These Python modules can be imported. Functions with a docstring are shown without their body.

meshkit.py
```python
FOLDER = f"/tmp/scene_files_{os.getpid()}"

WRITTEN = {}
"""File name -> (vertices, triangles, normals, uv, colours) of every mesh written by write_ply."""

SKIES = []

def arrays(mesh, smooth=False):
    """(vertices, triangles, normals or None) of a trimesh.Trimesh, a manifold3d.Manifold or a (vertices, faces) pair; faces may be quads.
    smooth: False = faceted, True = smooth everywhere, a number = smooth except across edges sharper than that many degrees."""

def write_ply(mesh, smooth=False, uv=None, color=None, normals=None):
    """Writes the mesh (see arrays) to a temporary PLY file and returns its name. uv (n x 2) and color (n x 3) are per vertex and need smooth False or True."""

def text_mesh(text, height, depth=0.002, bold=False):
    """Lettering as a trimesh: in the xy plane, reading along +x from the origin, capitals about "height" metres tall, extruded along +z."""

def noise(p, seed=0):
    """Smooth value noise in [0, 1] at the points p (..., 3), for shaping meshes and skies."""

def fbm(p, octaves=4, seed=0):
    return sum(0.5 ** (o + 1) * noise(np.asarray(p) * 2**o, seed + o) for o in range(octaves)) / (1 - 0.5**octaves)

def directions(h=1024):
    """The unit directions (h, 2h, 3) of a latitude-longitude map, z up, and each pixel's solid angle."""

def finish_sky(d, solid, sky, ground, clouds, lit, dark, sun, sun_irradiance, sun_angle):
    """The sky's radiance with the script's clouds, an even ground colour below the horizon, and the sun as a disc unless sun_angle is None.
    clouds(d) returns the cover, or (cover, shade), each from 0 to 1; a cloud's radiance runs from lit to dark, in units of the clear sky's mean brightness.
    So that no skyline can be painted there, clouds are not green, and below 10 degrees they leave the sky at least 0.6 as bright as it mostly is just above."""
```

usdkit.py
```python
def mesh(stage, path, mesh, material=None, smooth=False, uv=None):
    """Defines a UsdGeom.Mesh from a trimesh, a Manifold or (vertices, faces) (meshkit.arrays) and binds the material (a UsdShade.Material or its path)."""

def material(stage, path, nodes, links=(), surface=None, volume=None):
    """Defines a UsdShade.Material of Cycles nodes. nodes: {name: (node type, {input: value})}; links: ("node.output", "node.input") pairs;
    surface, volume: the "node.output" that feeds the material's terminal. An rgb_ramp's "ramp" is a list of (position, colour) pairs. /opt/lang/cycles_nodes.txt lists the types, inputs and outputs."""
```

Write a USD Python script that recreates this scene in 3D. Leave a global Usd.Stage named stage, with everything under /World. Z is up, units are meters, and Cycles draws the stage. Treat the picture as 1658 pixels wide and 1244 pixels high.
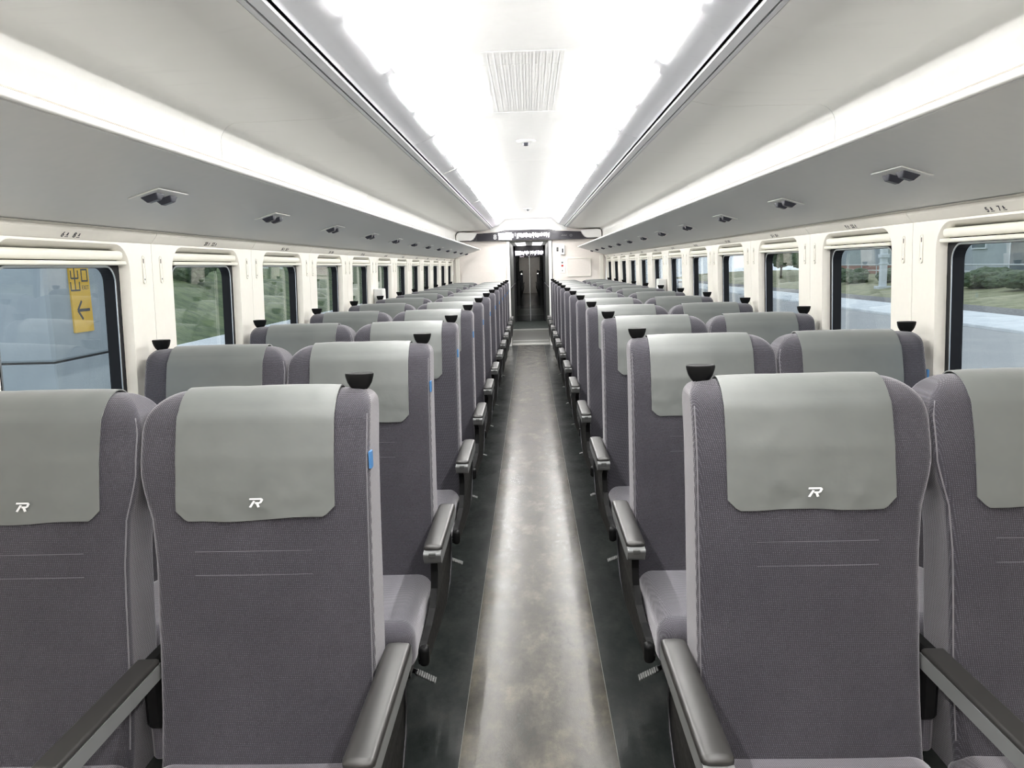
import math, random, re
import numpy as np, trimesh, manifold3d as mf
from shapely import affinity
from shapely.geometry import Polygon, LineString, box as sbox
from shapely.ops import unary_union
from pxr import Usd, UsdGeom, UsdLux, UsdShade, Gf, Sdf, Vt
import usdkit, meshkit

random.seed(7)
rng = np.random.default_rng(7)
stage = Usd.Stage.CreateInMemory()
UsdGeom.SetStageUpAxis(stage, 'Z')
UsdGeom.SetStageMetersPerUnit(stage, 1.0)
UsdGeom.Xform.Define(stage, '/World')
UsdGeom.Scope.Define(stage, '/World/Looks')

# ------------------------------------------------------------------ camera, sky, exposure
H = 1.40
FPX, PITCH, YAW, ROLL, CAMX = 1270.0, 0.14903, -0.02637, -0.02684, 0.0068
EXPOSURE = 0.0
SKY = 0.50
LAMP = 150.0
cp, sp, cy, sy = math.cos(PITCH), math.sin(PITCH), math.cos(YAW), math.sin(YAW)
fw = np.array([sy * cp, cy * cp, -sp]); rt = np.array([cy, -sy, 0.0]); up = np.cross(rt, fw)
rt, up = math.cos(ROLL) * rt + math.sin(ROLL) * up, -math.sin(ROLL) * rt + math.cos(ROLL) * up
cam = UsdGeom.Camera.Define(stage, '/World/camera')
m4 = np.eye(4); m4[0, :3], m4[1, :3], m4[2, :3], m4[3, :3] = rt, up, -fw, (CAMX, 0, H)
cam.AddTransformOp().Set(Gf.Matrix4d(m4.tolist()))
cam.CreateHorizontalApertureAttr(36.0)
cam.CreateFocalLengthAttr(36.0 * FPX / 1658.0)
cam.CreateClippingRangeAttr(Gf.Vec2f(0.05, 1000))
cam.CreateExposureAttr(EXPOSURE)

dome = UsdLux.DomeLight.Define(stage, '/World/sky')
dome.CreateIntensityAttr(SKY)
dome.CreateColorAttr(Gf.Vec3f(0.80, 0.90, 1.0))

# ------------------------------------------------------------------ materials
def principled(name, color, rough=0.5, **kw):
    return usdkit.material(stage, '/World/Looks/' + name, {'p': ('principled_bsdf', {'base_color': color, 'roughness': rough, **kw})}, [], surface='p.BSDF')

def noisy(name, c1, c2, scale=6.0, rough=(0.4, 0.6), bump=0.0, bscale=None, detail=4, ramp=(0.35, 0.65), stretch=(1, 1, 1), obj=False, **kw):
    nodes = {'g': ('texture_coordinate', {}) if obj else ('geometry', {}), 'mp': ('mapping', {'scale': stretch}),
             'n': ('noise_texture', {'scale': scale, 'detail': detail, 'roughness': 0.6}),
             'r': ('rgb_ramp', {'ramp': [(ramp[0], c1), (ramp[1], c2)]}),
             'q': ('map_range', {'from_min': ramp[0], 'from_max': ramp[1], 'to_min': rough[0], 'to_max': rough[1], 'clamp': True}),
             'p': ('principled_bsdf', dict(kw))}
    links = [('g.object' if obj else 'g.position', 'mp.vector'), ('mp.vector', 'n.vector'), ('n.fac', 'r.fac'), ('r.color', 'p.base_color'),
             ('n.fac', 'q.value'), ('q.result', 'p.roughness')]
    if bump:
        nodes['n2'] = ('noise_texture', {'scale': bscale or scale * 6, 'detail': 4})
        nodes['b'] = ('bump', {'strength': 1.0, 'distance': bump})
        links += [('mp.vector', 'n2.vector'), ('n2.fac', 'b.height'), ('b.normal', 'p.normal')]
    return usdkit.material(stage, '/World/Looks/' + name, nodes, links, surface='p.BSDF')

def emitter(name, color, strength):
    return usdkit.material(stage, '/World/Looks/' + name, {'e': ('emission', {'color': color, 'strength': strength})}, [], surface='e.emission')

def weave(name, dark, light, k=2 * math.pi / 0.0041, sheen=0.5):
    n = {'t': ('texture_coordinate', {}), 's': ('separate_xyz', {}),
         'a1': ('math', {'math_type': 'add'}), 'a2': ('math', {'math_type': 'multiply', 'value2': k}), 'a3': ('math', {'math_type': 'sine'}),
         'b1': ('math', {'math_type': 'add'}), 'b2': ('math', {'math_type': 'multiply', 'value2': k}), 'b3': ('math', {'math_type': 'sine'}),
         'm': ('math', {'math_type': 'multiply_add', 'value2': 0.5, 'value3': 0.5}), 'm2': ('math', {'math_type': 'multiply_add', 'value2': 0.5, 'value3': 0.5}),
         'x': ('math', {'math_type': 'multiply'}),
         'n': ('noise_texture', {'scale': 5.0, 'detail': 5}), 'n1': ('noise_texture', {'scale': 350.0, 'detail': 1}),
         'xn': ('math', {'math_type': 'multiply'}),
         'r': ('rgb_ramp', {'ramp': [(0.16, dark), (0.50, light)]}),
         'w': ('rgb_ramp', {'ramp': [(0.3, (0.86, 0.86, 0.88)), (0.7, (1.1, 1.1, 1.1))]}),
         'mix': ('mix', {'mix_type': 'multiply', 'fac': 1.0}),
         'bp': ('bump', {'strength': 0.5, 'distance': 0.0012}),
         'p': ('principled_bsdf', {'roughness': 0.85, 'specular_ior_level': 0.25, 'sheen_weight': sheen, 'sheen_roughness': 0.45, 'sheen_tint': (0.9, 0.88, 0.92)})}
    l = [('t.object', 's.vector'), ('s.x', 'a1.value1'), ('s.y', 'a1.value2'), ('a1.value', 'a2.value1'), ('a2.value', 'a3.value1'),
         ('s.z', 'b1.value1'), ('s.y', 'b1.value2'), ('b1.value', 'b2.value1'), ('b2.value', 'b3.value1'),
         ('a3.value', 'm.value1'), ('b3.value', 'm2.value1'), ('m.value', 'x.value1'), ('m2.value', 'x.value2'),
         ('t.object', 'n.vector'), ('t.object', 'n1.vector'), ('x.value', 'xn.value1'), ('n1.fac', 'xn.value2'),
         ('xn.value', 'r.fac'), ('n.fac', 'w.fac'), ('r.color', 'mix.color1'), ('w.color', 'mix.color2'),
         ('mix.color', 'p.base_color'), ('x.value', 'bp.height'), ('bp.normal', 'p.normal')]
    return usdkit.material(stage, '/World/Looks/' + name, n, l, surface='p.BSDF')

M = {}
M['wall'] = noisy('wall_laminate', (0.84, 0.815, 0.745), (0.86, 0.835, 0.765), scale=40, rough=(0.38, 0.5), bump=0.0001, bscale=600)
M['endwall'] = noisy('end_wall_laminate', (0.80, 0.745, 0.70), (0.82, 0.765, 0.72), scale=30, rough=(0.4, 0.55))
M['rack'] = noisy('rack_grey', (0.76, 0.775, 0.775), (0.79, 0.80, 0.80), scale=30, rough=(0.4, 0.5))
M['white'] = principled('white_plastic', (0.86, 0.86, 0.84), 0.35)
M['lipshadow'] = principled('lip_shadow_tan', (0.30, 0.275, 0.23), 0.6)  # shade along the rack lip, put into a dark tan colour
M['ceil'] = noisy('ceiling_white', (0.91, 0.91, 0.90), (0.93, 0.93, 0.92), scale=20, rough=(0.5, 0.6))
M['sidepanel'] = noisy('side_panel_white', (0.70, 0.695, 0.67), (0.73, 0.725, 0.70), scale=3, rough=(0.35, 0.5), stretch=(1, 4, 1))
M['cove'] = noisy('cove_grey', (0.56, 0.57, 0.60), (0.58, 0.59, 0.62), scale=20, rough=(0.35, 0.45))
M['rail'] = principled('rail_grey', (0.55, 0.56, 0.58), 0.35)
M['rubber'] = principled('black_rubber', (0.006, 0.0065, 0.009), 0.55, specular_ior_level=0.25)
M['chrome'] = principled('brushed_metal', (0.62, 0.66, 0.70), 0.25, metallic=1.0)
M['blind'] = noisy('blind_cream', (0.80, 0.785, 0.70), (0.82, 0.80, 0.72), scale=60, rough=(0.45, 0.6))
M['blackplastic'] = noisy('black_plastic', (0.007, 0.0072, 0.0075), (0.009, 0.0092, 0.0095), scale=60, rough=(0.38, 0.46), obj=True, specular_ior_level=0.10)
M['pad'] = principled('armrest_pad_black', (0.024, 0.023, 0.022), 0.38)
M['padgrey'] = principled('armrest_grey', (0.15, 0.155, 0.155), 0.45)
M['fabric'] = weave('seat_weave', (0.036, 0.0345, 0.042), (0.112, 0.108, 0.128))
M['cushion'] = weave('seat_cushion_weave', (0.085, 0.081, 0.096), (0.19, 0.185, 0.21), sheen=0.7)
M['gusset_lit'] = weave('seat_side_weave_lit', (0.095, 0.090, 0.098), (0.165, 0.157, 0.168), k=2 * math.pi / 0.0032, sheen=0.5)  # seat fabric made paler: lamp light on the aisle side is painted in
M['piping'] = principled('seat_piping', (0.13, 0.125, 0.14), 0.85, sheen_weight=0.5)
M['seam'] = principled('seat_seam_thread', (0.12, 0.115, 0.13), 0.85)
M['cover'] = noisy('cover_vinyl', (0.105, 0.114, 0.109), (0.118, 0.127, 0.121), scale=9, rough=(0.40, 0.50), obj=True, bump=0.0006, bscale=28, sheen_weight=0.25)
M['emblem'] = principled('emblem_silver', (0.72, 0.73, 0.74), 0.4)
M['tag'] = principled('blue_tag', (0.045, 0.16, 0.36), 0.55)
M['darkmetal'] = principled('dark_metal', (0.05, 0.05, 0.055), 0.35, metallic=0.6)
M['pedal'] = principled('pedal_grey', (0.065, 0.068, 0.065), 0.45)
M['lamp_pod'] = principled('lamp_pod_dark', (0.045, 0.047, 0.06), 0.3)
M['lamp_plate'] = principled('lamp_plate_grey', (0.80, 0.81, 0.80), 0.4)
M['slotbrown'] = principled('slot_brown', (0.16, 0.14, 0.12), 0.5)
M['ink'] = principled('printed_ink', (0.05, 0.05, 0.06), 0.6)
M['redink'] = principled('red_ink', (0.5, 0.05, 0.04), 0.6)
M['header'] = principled('header_black', (0.022, 0.021, 0.030), 0.25)
M['tube'] = emitter('lamp_diffuser', (1.0, 0.985, 0.96), LAMP)
M['led'] = emitter('led_text', (1.0, 0.90, 1.0), 9.0)
M['led2'] = emitter('led_text_far', (0.92, 0.88, 1.0), 2.2)
M['vlamp'] = emitter('passage_lamp', (1.0, 0.98, 0.95), 5.0)
M['spot'] = emitter('reflection_glow', (1.0, 0.97, 0.9), 4.0)  # glow that stands in for reflections in the door glass
M['vest'] = noisy('vestibule_grey', (0.30, 0.31, 0.30), (0.35, 0.36, 0.345), scale=8, rough=(0.35, 0.5))
M['vestfloor'] = noisy('vestibule_floor', (0.085, 0.105, 0.095), (0.12, 0.14, 0.13), scale=9, rough=(0.35, 0.5))
M['sillfloor'] = noisy('threshold_floor', (0.36, 0.36, 0.33), (0.42, 0.42, 0.385), scale=9, rough=(0.35, 0.5))
M['shedred'] = principled('shed_red', (0.30, 0.15, 0.115), 0.8)
M['concrete'] = noisy('pillar_concrete', (0.31, 0.345, 0.37), (0.37, 0.405, 0.43), scale=2.5, rough=(0.7, 0.9), bump=0.002)
M['plat'] = noisy('platform_concrete', (0.62, 0.64, 0.66), (0.74, 0.76, 0.78), scale=1.2, rough=(0.45, 0.8), bump=0.003)
M['apron'] = noisy('apron_concrete', (0.30, 0.30, 0.30), (0.42, 0.41, 0.40), scale=0.7, rough=(0.5, 0.9), bump=0.003, ramp=(0.3, 0.7))
M['kerb'] = noisy('kerb_white', (0.62, 0.64, 0.66), (0.78, 0.79, 0.80), scale=1.6, rough=(0.6, 0.9))
M['ballast'] = noisy('ballast', (0.06, 0.06, 0.06), (0.30, 0.29, 0.29), scale=9, rough=(0.8, 0.9), ramp=(0.3, 0.7))
M['grass'] = noisy('grass', (0.05, 0.085, 0.03), (0.16, 0.20, 0.085), scale=2.2, rough=(0.8, 0.9), detail=8, bump=0.05, bscale=9)
M['drygrass'] = noisy('dry_grass', (0.17, 0.18, 0.09), (0.33, 0.32, 0.19), scale=1.4, rough=(0.8, 0.9), detail=8, bump=0.05, bscale=9)
M['leaf'] = noisy('leaves', (0.025, 0.05, 0.022), (0.09, 0.13, 0.06), scale=5, rough=(0.6, 0.8), detail=6)
M['bark'] = principled('bark', (0.09, 0.07, 0.05), 0.9)
M['building'] = noisy('building_wall', (0.34, 0.38, 0.41), (0.40, 0.44, 0.47), scale=0.6, rough=(0.8, 0.9))
M['bglass'] = principled('building_glass', (0.05, 0.08, 0.09), 0.15)
M['pole'] = noisy('pole_concrete', (0.58, 0.62, 0.66), (0.68, 0.71, 0.74), scale=3, rough=(0.6, 0.8))
M['galv'] = principled('galvanised', (0.55, 0.58, 0.60), 0.4, metallic=0.4)
M['yellow'] = noisy('sign_yellow', (0.72, 0.42, 0.04), (0.78, 0.46, 0.05), scale=6, rough=(0.5, 0.6))
M['roof'] = principled('roof_skin', (0.3, 0.3, 0.32), 0.6)

def pane_mat(name, f0, tint):
    return usdkit.material(stage, '/World/Looks/' + name, {
        't': ('transparent_bsdf', {'color': tint}), 'g': ('glossy_bsdf', {'color': (1, 1, 1), 'roughness': 0.0}),
        'l': ('layer_weight', {'blend': 0.5}), 'w': ('math', {'math_type': 'power', 'value2': 5.0}),
        'f': ('math', {'math_type': 'multiply_add', 'value2': 1 - f0, 'value3': f0}), 'm': ('mix_closure', {})},
        [('l.facing', 'w.value1'), ('w.value', 'f.value1'), ('f.value', 'm.fac'), ('t.BSDF', 'm.closure1'), ('g.BSDF', 'm.closure2')], surface='m.closure')
M['pane'] = pane_mat('window_glass', 0.055, (0.93, 0.95, 0.95))
M['doorglass'] = pane_mat('door_glass', 0.06, (0.45, 0.48, 0.48))

# floor: one worn vinyl, glossy with scuffs; walkway copy paler for lamp light
def floor_mat(name, c1, c2, c3, rough):
    n = {'g': ('geometry', {}), 'mp': ('mapping', {'scale': (1, 0.55, 1)}),
         'n': ('noise_texture', {'scale': 7.0, 'detail': 9, 'roughness': 0.72, 'distortion': 0.1}),
         'n2': ('noise_texture', {'scale': 38.0, 'detail': 5, 'roughness': 0.7}), 'n3': ('noise_texture', {'scale': 300.0, 'detail': 2}),
         'r': ('rgb_ramp', {'ramp': [(0.36, c1), (0.52, c2), (0.68, c3)]}),
         'r2': ('rgb_ramp', {'ramp': [(0.3, (0.82, 0.82, 0.82)), (0.7, (1.15, 1.15, 1.15))]}),
         'mx': ('mix', {'mix_type': 'multiply', 'fac': 1.0}),
         'q': ('map_range', {'from_min': 0.3, 'from_max': 0.7, 'to_min': rough[0], 'to_max': rough[1], 'clamp': True}),
         'ad': ('math', {'math_type': 'add'}),
         'b': ('bump', {'strength': 1.0, 'distance': 0.00025}), 'p': ('principled_bsdf', {'specular_ior_level': 0.27})}
    l = [('g.position', 'mp.vector'), ('mp.vector', 'n.vector'), ('mp.vector', 'n2.vector'), ('g.position', 'n3.vector'), ('n.fac', 'r.fac'), ('n2.fac', 'r2.fac'),
         ('r.color', 'mx.color1'), ('r2.color', 'mx.color2'), ('mx.color', 'p.base_color'), ('n.fac', 'q.value'), ('q.result', 'p.roughness'),
         ('n2.fac', 'ad.value1'), ('n3.fac', 'ad.value2'), ('ad.value', 'b.height'), ('b.normal', 'p.normal')]
    return usdkit.material(stage, '/World/Looks/' + name, n, l, surface='p.BSDF')
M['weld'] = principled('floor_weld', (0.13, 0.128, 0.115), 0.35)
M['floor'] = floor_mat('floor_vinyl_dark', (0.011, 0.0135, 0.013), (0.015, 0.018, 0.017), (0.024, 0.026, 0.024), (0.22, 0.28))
M['aisle'] = floor_mat('floor_vinyl_worn_lit', (0.024, 0.0225, 0.018), (0.046, 0.0415, 0.031), (0.095, 0.083, 0.059), (0.20, 0.28))  # same vinyl with worn dirt, raised in tone for painted lamp light

# ------------------------------------------------------------------ helpers
used = {}
def numbered(parent, name):
    k = (str(parent), name); n = used.get(k, 0); used[k] = n + 1
    return name if n == 0 else f'{name}_{n:03d}'

def tag(p, label=None, cat=None, group=None, kind=None):
    for k, v in (('label', label), ('category', cat), ('group', group), ('kind', kind)):
        if v: p.SetCustomDataByKey(k, v)
    return p

def thing(name, label, cat, loc=(0, 0, 0), group=None, kind=None, fixed=False):
    path = '/World/' + (name if fixed else numbered('/World', name))
    x = UsdGeom.Xform.Define(stage, path)
    x.AddTranslateOp().Set(Gf.Vec3d(*map(float, loc)))
    return tag(x.GetPrim(), label, cat, group, kind)

def part(name, mesh, mat, parent, smooth=False, label=None, kind=None):
    base = parent.GetPath() if hasattr(parent, 'GetPath') else Sdf.Path('/World')
    p = usdkit.mesh(stage, f'{base}/{numbered(base, name)}', mesh, M[mat], smooth=smooth).GetPrim()
    return tag(p, label, kind=kind)

def solo(name, mesh, mat, label, cat, group=None, kind=None, smooth=False):
    return tag(part(name, mesh, mat, None, smooth), label, cat, group, kind)

def copy(src, loc, label, group=None):
    was = src.GetCustomData()
    x = UsdGeom.Xform.Define(stage, '/World/' + numbered('/World', re.sub(r'_\d{3}$', '', src.GetName())))
    x.AddTranslateOp().Set(Gf.Vec3d(*map(float, loc)))
    x.GetPrim().GetReferences().AddInternalReference(src.GetPath())
    x.GetPrim().SetInstanceable(True)
    return tag(x.GetPrim(), label, was['category'], group or was.get('group'), was.get('kind'))

cat_ = trimesh.util.concatenate
def bx(x0, x1, y0, y1, z0, z1, b=0.0):
    x0, x1, y0, y1, z0, z1 = min(x0, x1), max(x0, x1), min(y0, y1), max(y0, y1), min(z0, z1), max(z0, z1)
    if b <= 0:
        m = trimesh.creation.box([x1 - x0, y1 - y0, z1 - z0]); m.apply_translation([(x0 + x1) / 2, (y0 + y1) / 2, (z0 + z1) / 2]); return m
    pts = []
    for x, sx in ((x0, 1), (x1, -1)):
        for y, sy_ in ((y0, 1), (y1, -1)):
            for z, sz in ((z0, 1), (z1, -1)):
                pts += [(x + sx * b, y + sy_ * b, z), (x + sx * b, y, z + sz * b), (x, y + sy_ * b, z + sz * b)]
    return trimesh.convex.convex_hull(np.array(pts))

def rbox(corners, r, seg=16):
    """hull of spheres centred at the given points"""
    s = mf.Manifold.sphere(r, seg)
    h = mf.Manifold.batch_hull([s.translate(tuple(map(float, c))) for c in corners]).to_mesh()
    return trimesh.Trimesh(h.vert_properties[:, :3], h.tri_verts, process=False)

def rb(x0, x1, y0, y1, z0, z1, r, seg=16):
    x0, x1 = min(x0, x1), max(x0, x1)
    return rbox([(x, y, z) for x in (x0 + r, x1 - r) for y in (y0 + r, y1 - r) for z in (z0 + r, z1 - r)], r, seg)

def polys(g): return [g] if g.geom_type == 'Polygon' else [q for q in getattr(g, 'geoms', []) if q.geom_type == 'Polygon']
def extr(g, h): return cat_([trimesh.creation.extrude_polygon(q, h, engine='earcut') for q in polys(g)])

def prism_y(g, y0, y1):           # polygon in (x, z) swept along y
    m = extr(g if hasattr(g, 'geom_type') else Polygon(g).buffer(0), y1 - y0); v = m.vertices.copy()
    m.vertices = np.stack([v[:, 0], v[:, 2] + y0, v[:, 1]], 1); m.invert(); return m

def prism_x(g, x0, x1):           # polygon in (y, z) swept along x
    x0, x1 = min(x0, x1), max(x0, x1)
    m = extr(g if hasattr(g, 'geom_type') else Polygon(g).buffer(0), x1 - x0); v = m.vertices.copy()
    m.vertices = np.stack([v[:, 2] + x0, v[:, 0], v[:, 1]], 1); return m

def mirror(m, s):
    if s > 0: return m
    m = m.copy(); m.vertices = m.vertices * [-1, 1, 1]; m.invert(); return m

def rrect(a0, a1, b0, b1, r, n=8):
    pts = []
    for (ca, cb, t0) in ((a1 - r, b1 - r, 0), (a0 + r, b1 - r, 90), (a0 + r, b0 + r, 180), (a1 - r, b0 + r, 270)):
        for k in range(n + 1):
            t = math.radians(t0 + 90 * k / n); pts.append((ca + r * math.cos(t), cb + r * math.sin(t)))
    return pts

def loft(loops, closed=True, caps=True):
    """loops: list of (n,3) rings with the same count"""
    L = [np.asarray(l, float) for l in loops]; n = len(L[0]); v = np.vstack(L); f = []
    for i in range(len(L) - 1):
        for j in range(n if closed else n - 1):
            a, b, c, d = i * n + j, i * n + (j + 1) % n, (i + 1) * n + (j + 1) % n, (i + 1) * n + j
            f += [(a, b, c), (a, c, d)]
    if caps:
        for i, flip in ((0, True), (len(L) - 1, False)):
            c = len(v); v = np.vstack([v, L[i].mean(0)])
            for j in range(n):
                a, b = i * n + j, i * n + (j + 1) % n
                f.append((c, b, a) if flip else (c, a, b))
    m = trimesh.Trimesh(v, np.array(f), process=False)
    if caps and closed and m.volume < 0: m.invert()
    return m

def tube(points, r, seg=8):
    p = np.asarray(points, float); t = np.gradient(p, axis=0); t /= np.linalg.norm(t, axis=1, keepdims=True) + 1e-12
    a = np.cross(t, np.where(np.abs(t[:, 2:]) < 0.9, [0, 0, 1.0], [1.0, 0, 0])); a /= np.linalg.norm(a, axis=1, keepdims=True); b = np.cross(t, a)
    ang = np.arange(seg) * 2 * np.pi / seg
    return loft([q + r * (np.cos(ang)[:, None] * a[i] + np.sin(ang)[:, None] * b[i]) for i, q in enumerate(p)])

def lathe(profile, n=32):
    m = trimesh.creation.revolve(np.array(profile), sections=n); return m

def axis_map(m, ex, ey, ez, o):
    m = m.copy(); v = m.vertices; m.vertices = v[:, :1] * np.array(ex) + v[:, 1:2] * np.array(ey) + v[:, 2:3] * np.array(ez) + np.array(o)
    if np.linalg.det(np.array([ex, ey, ez])) < 0: m.invert()
    return m

ORD = ['first', 'second', 'third', 'fourth', 'fifth', 'sixth', 'seventh', 'eighth', 'ninth', 'tenth', 'eleventh', 'twelfth', 'thirteenth', 'fourteenth',
       'fifteenth', 'sixteenth', 'seventeenth', 'eighteenth', 'nineteenth', 'twentieth', 'twenty-first', 'twenty-second']
SIDE = {-1: 'left', 1: 'right'}
NROW = 12
YA, YE = -1.0, 13.8               # rear and far end of the saloon
YV = 20.0                          # glass door at the end of the passage
SEAM0 = 2.77                       # first wall joint in view; one joint per metre

# ------------------------------------------------------------------ floor
fl = thing('floor', 'dark worn vinyl floor of the carriage with lamp light painted on the walkway', 'floor', kind='structure', fixed=True)
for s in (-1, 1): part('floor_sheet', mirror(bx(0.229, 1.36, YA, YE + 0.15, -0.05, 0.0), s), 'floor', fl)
part('aisle_sheet', bx(-0.2265, 0.2265, YA, YE + 0.15, -0.05, 0.0), 'aisle', fl, label='worn walkway strip painted paler for the lamp light')
for s in (-1, 1): part('weld_seam', mirror(bx(0.2265, 0.2287, YA, YE + 0.15, -0.04, 0.0010, 0.0004), s), 'weld', fl)

# ------------------------------------------------------------------ side walls and windows
def lean(m):                       # the wall leans in by 3 cm per metre of height
    m = m.copy(); v = m.vertices.copy(); v[:, 0] -= 0.03 * (v[:, 2] - 1.4); m.vertices = v; return m
XW = 1.326
ZB, ZT = 0.80, 1.504
def seat_numbers(s, j):
    a = (6, 8) if s < 0 else (5, 7)
    return a[0] + 4 * j, a[1] + 4 * j

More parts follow.
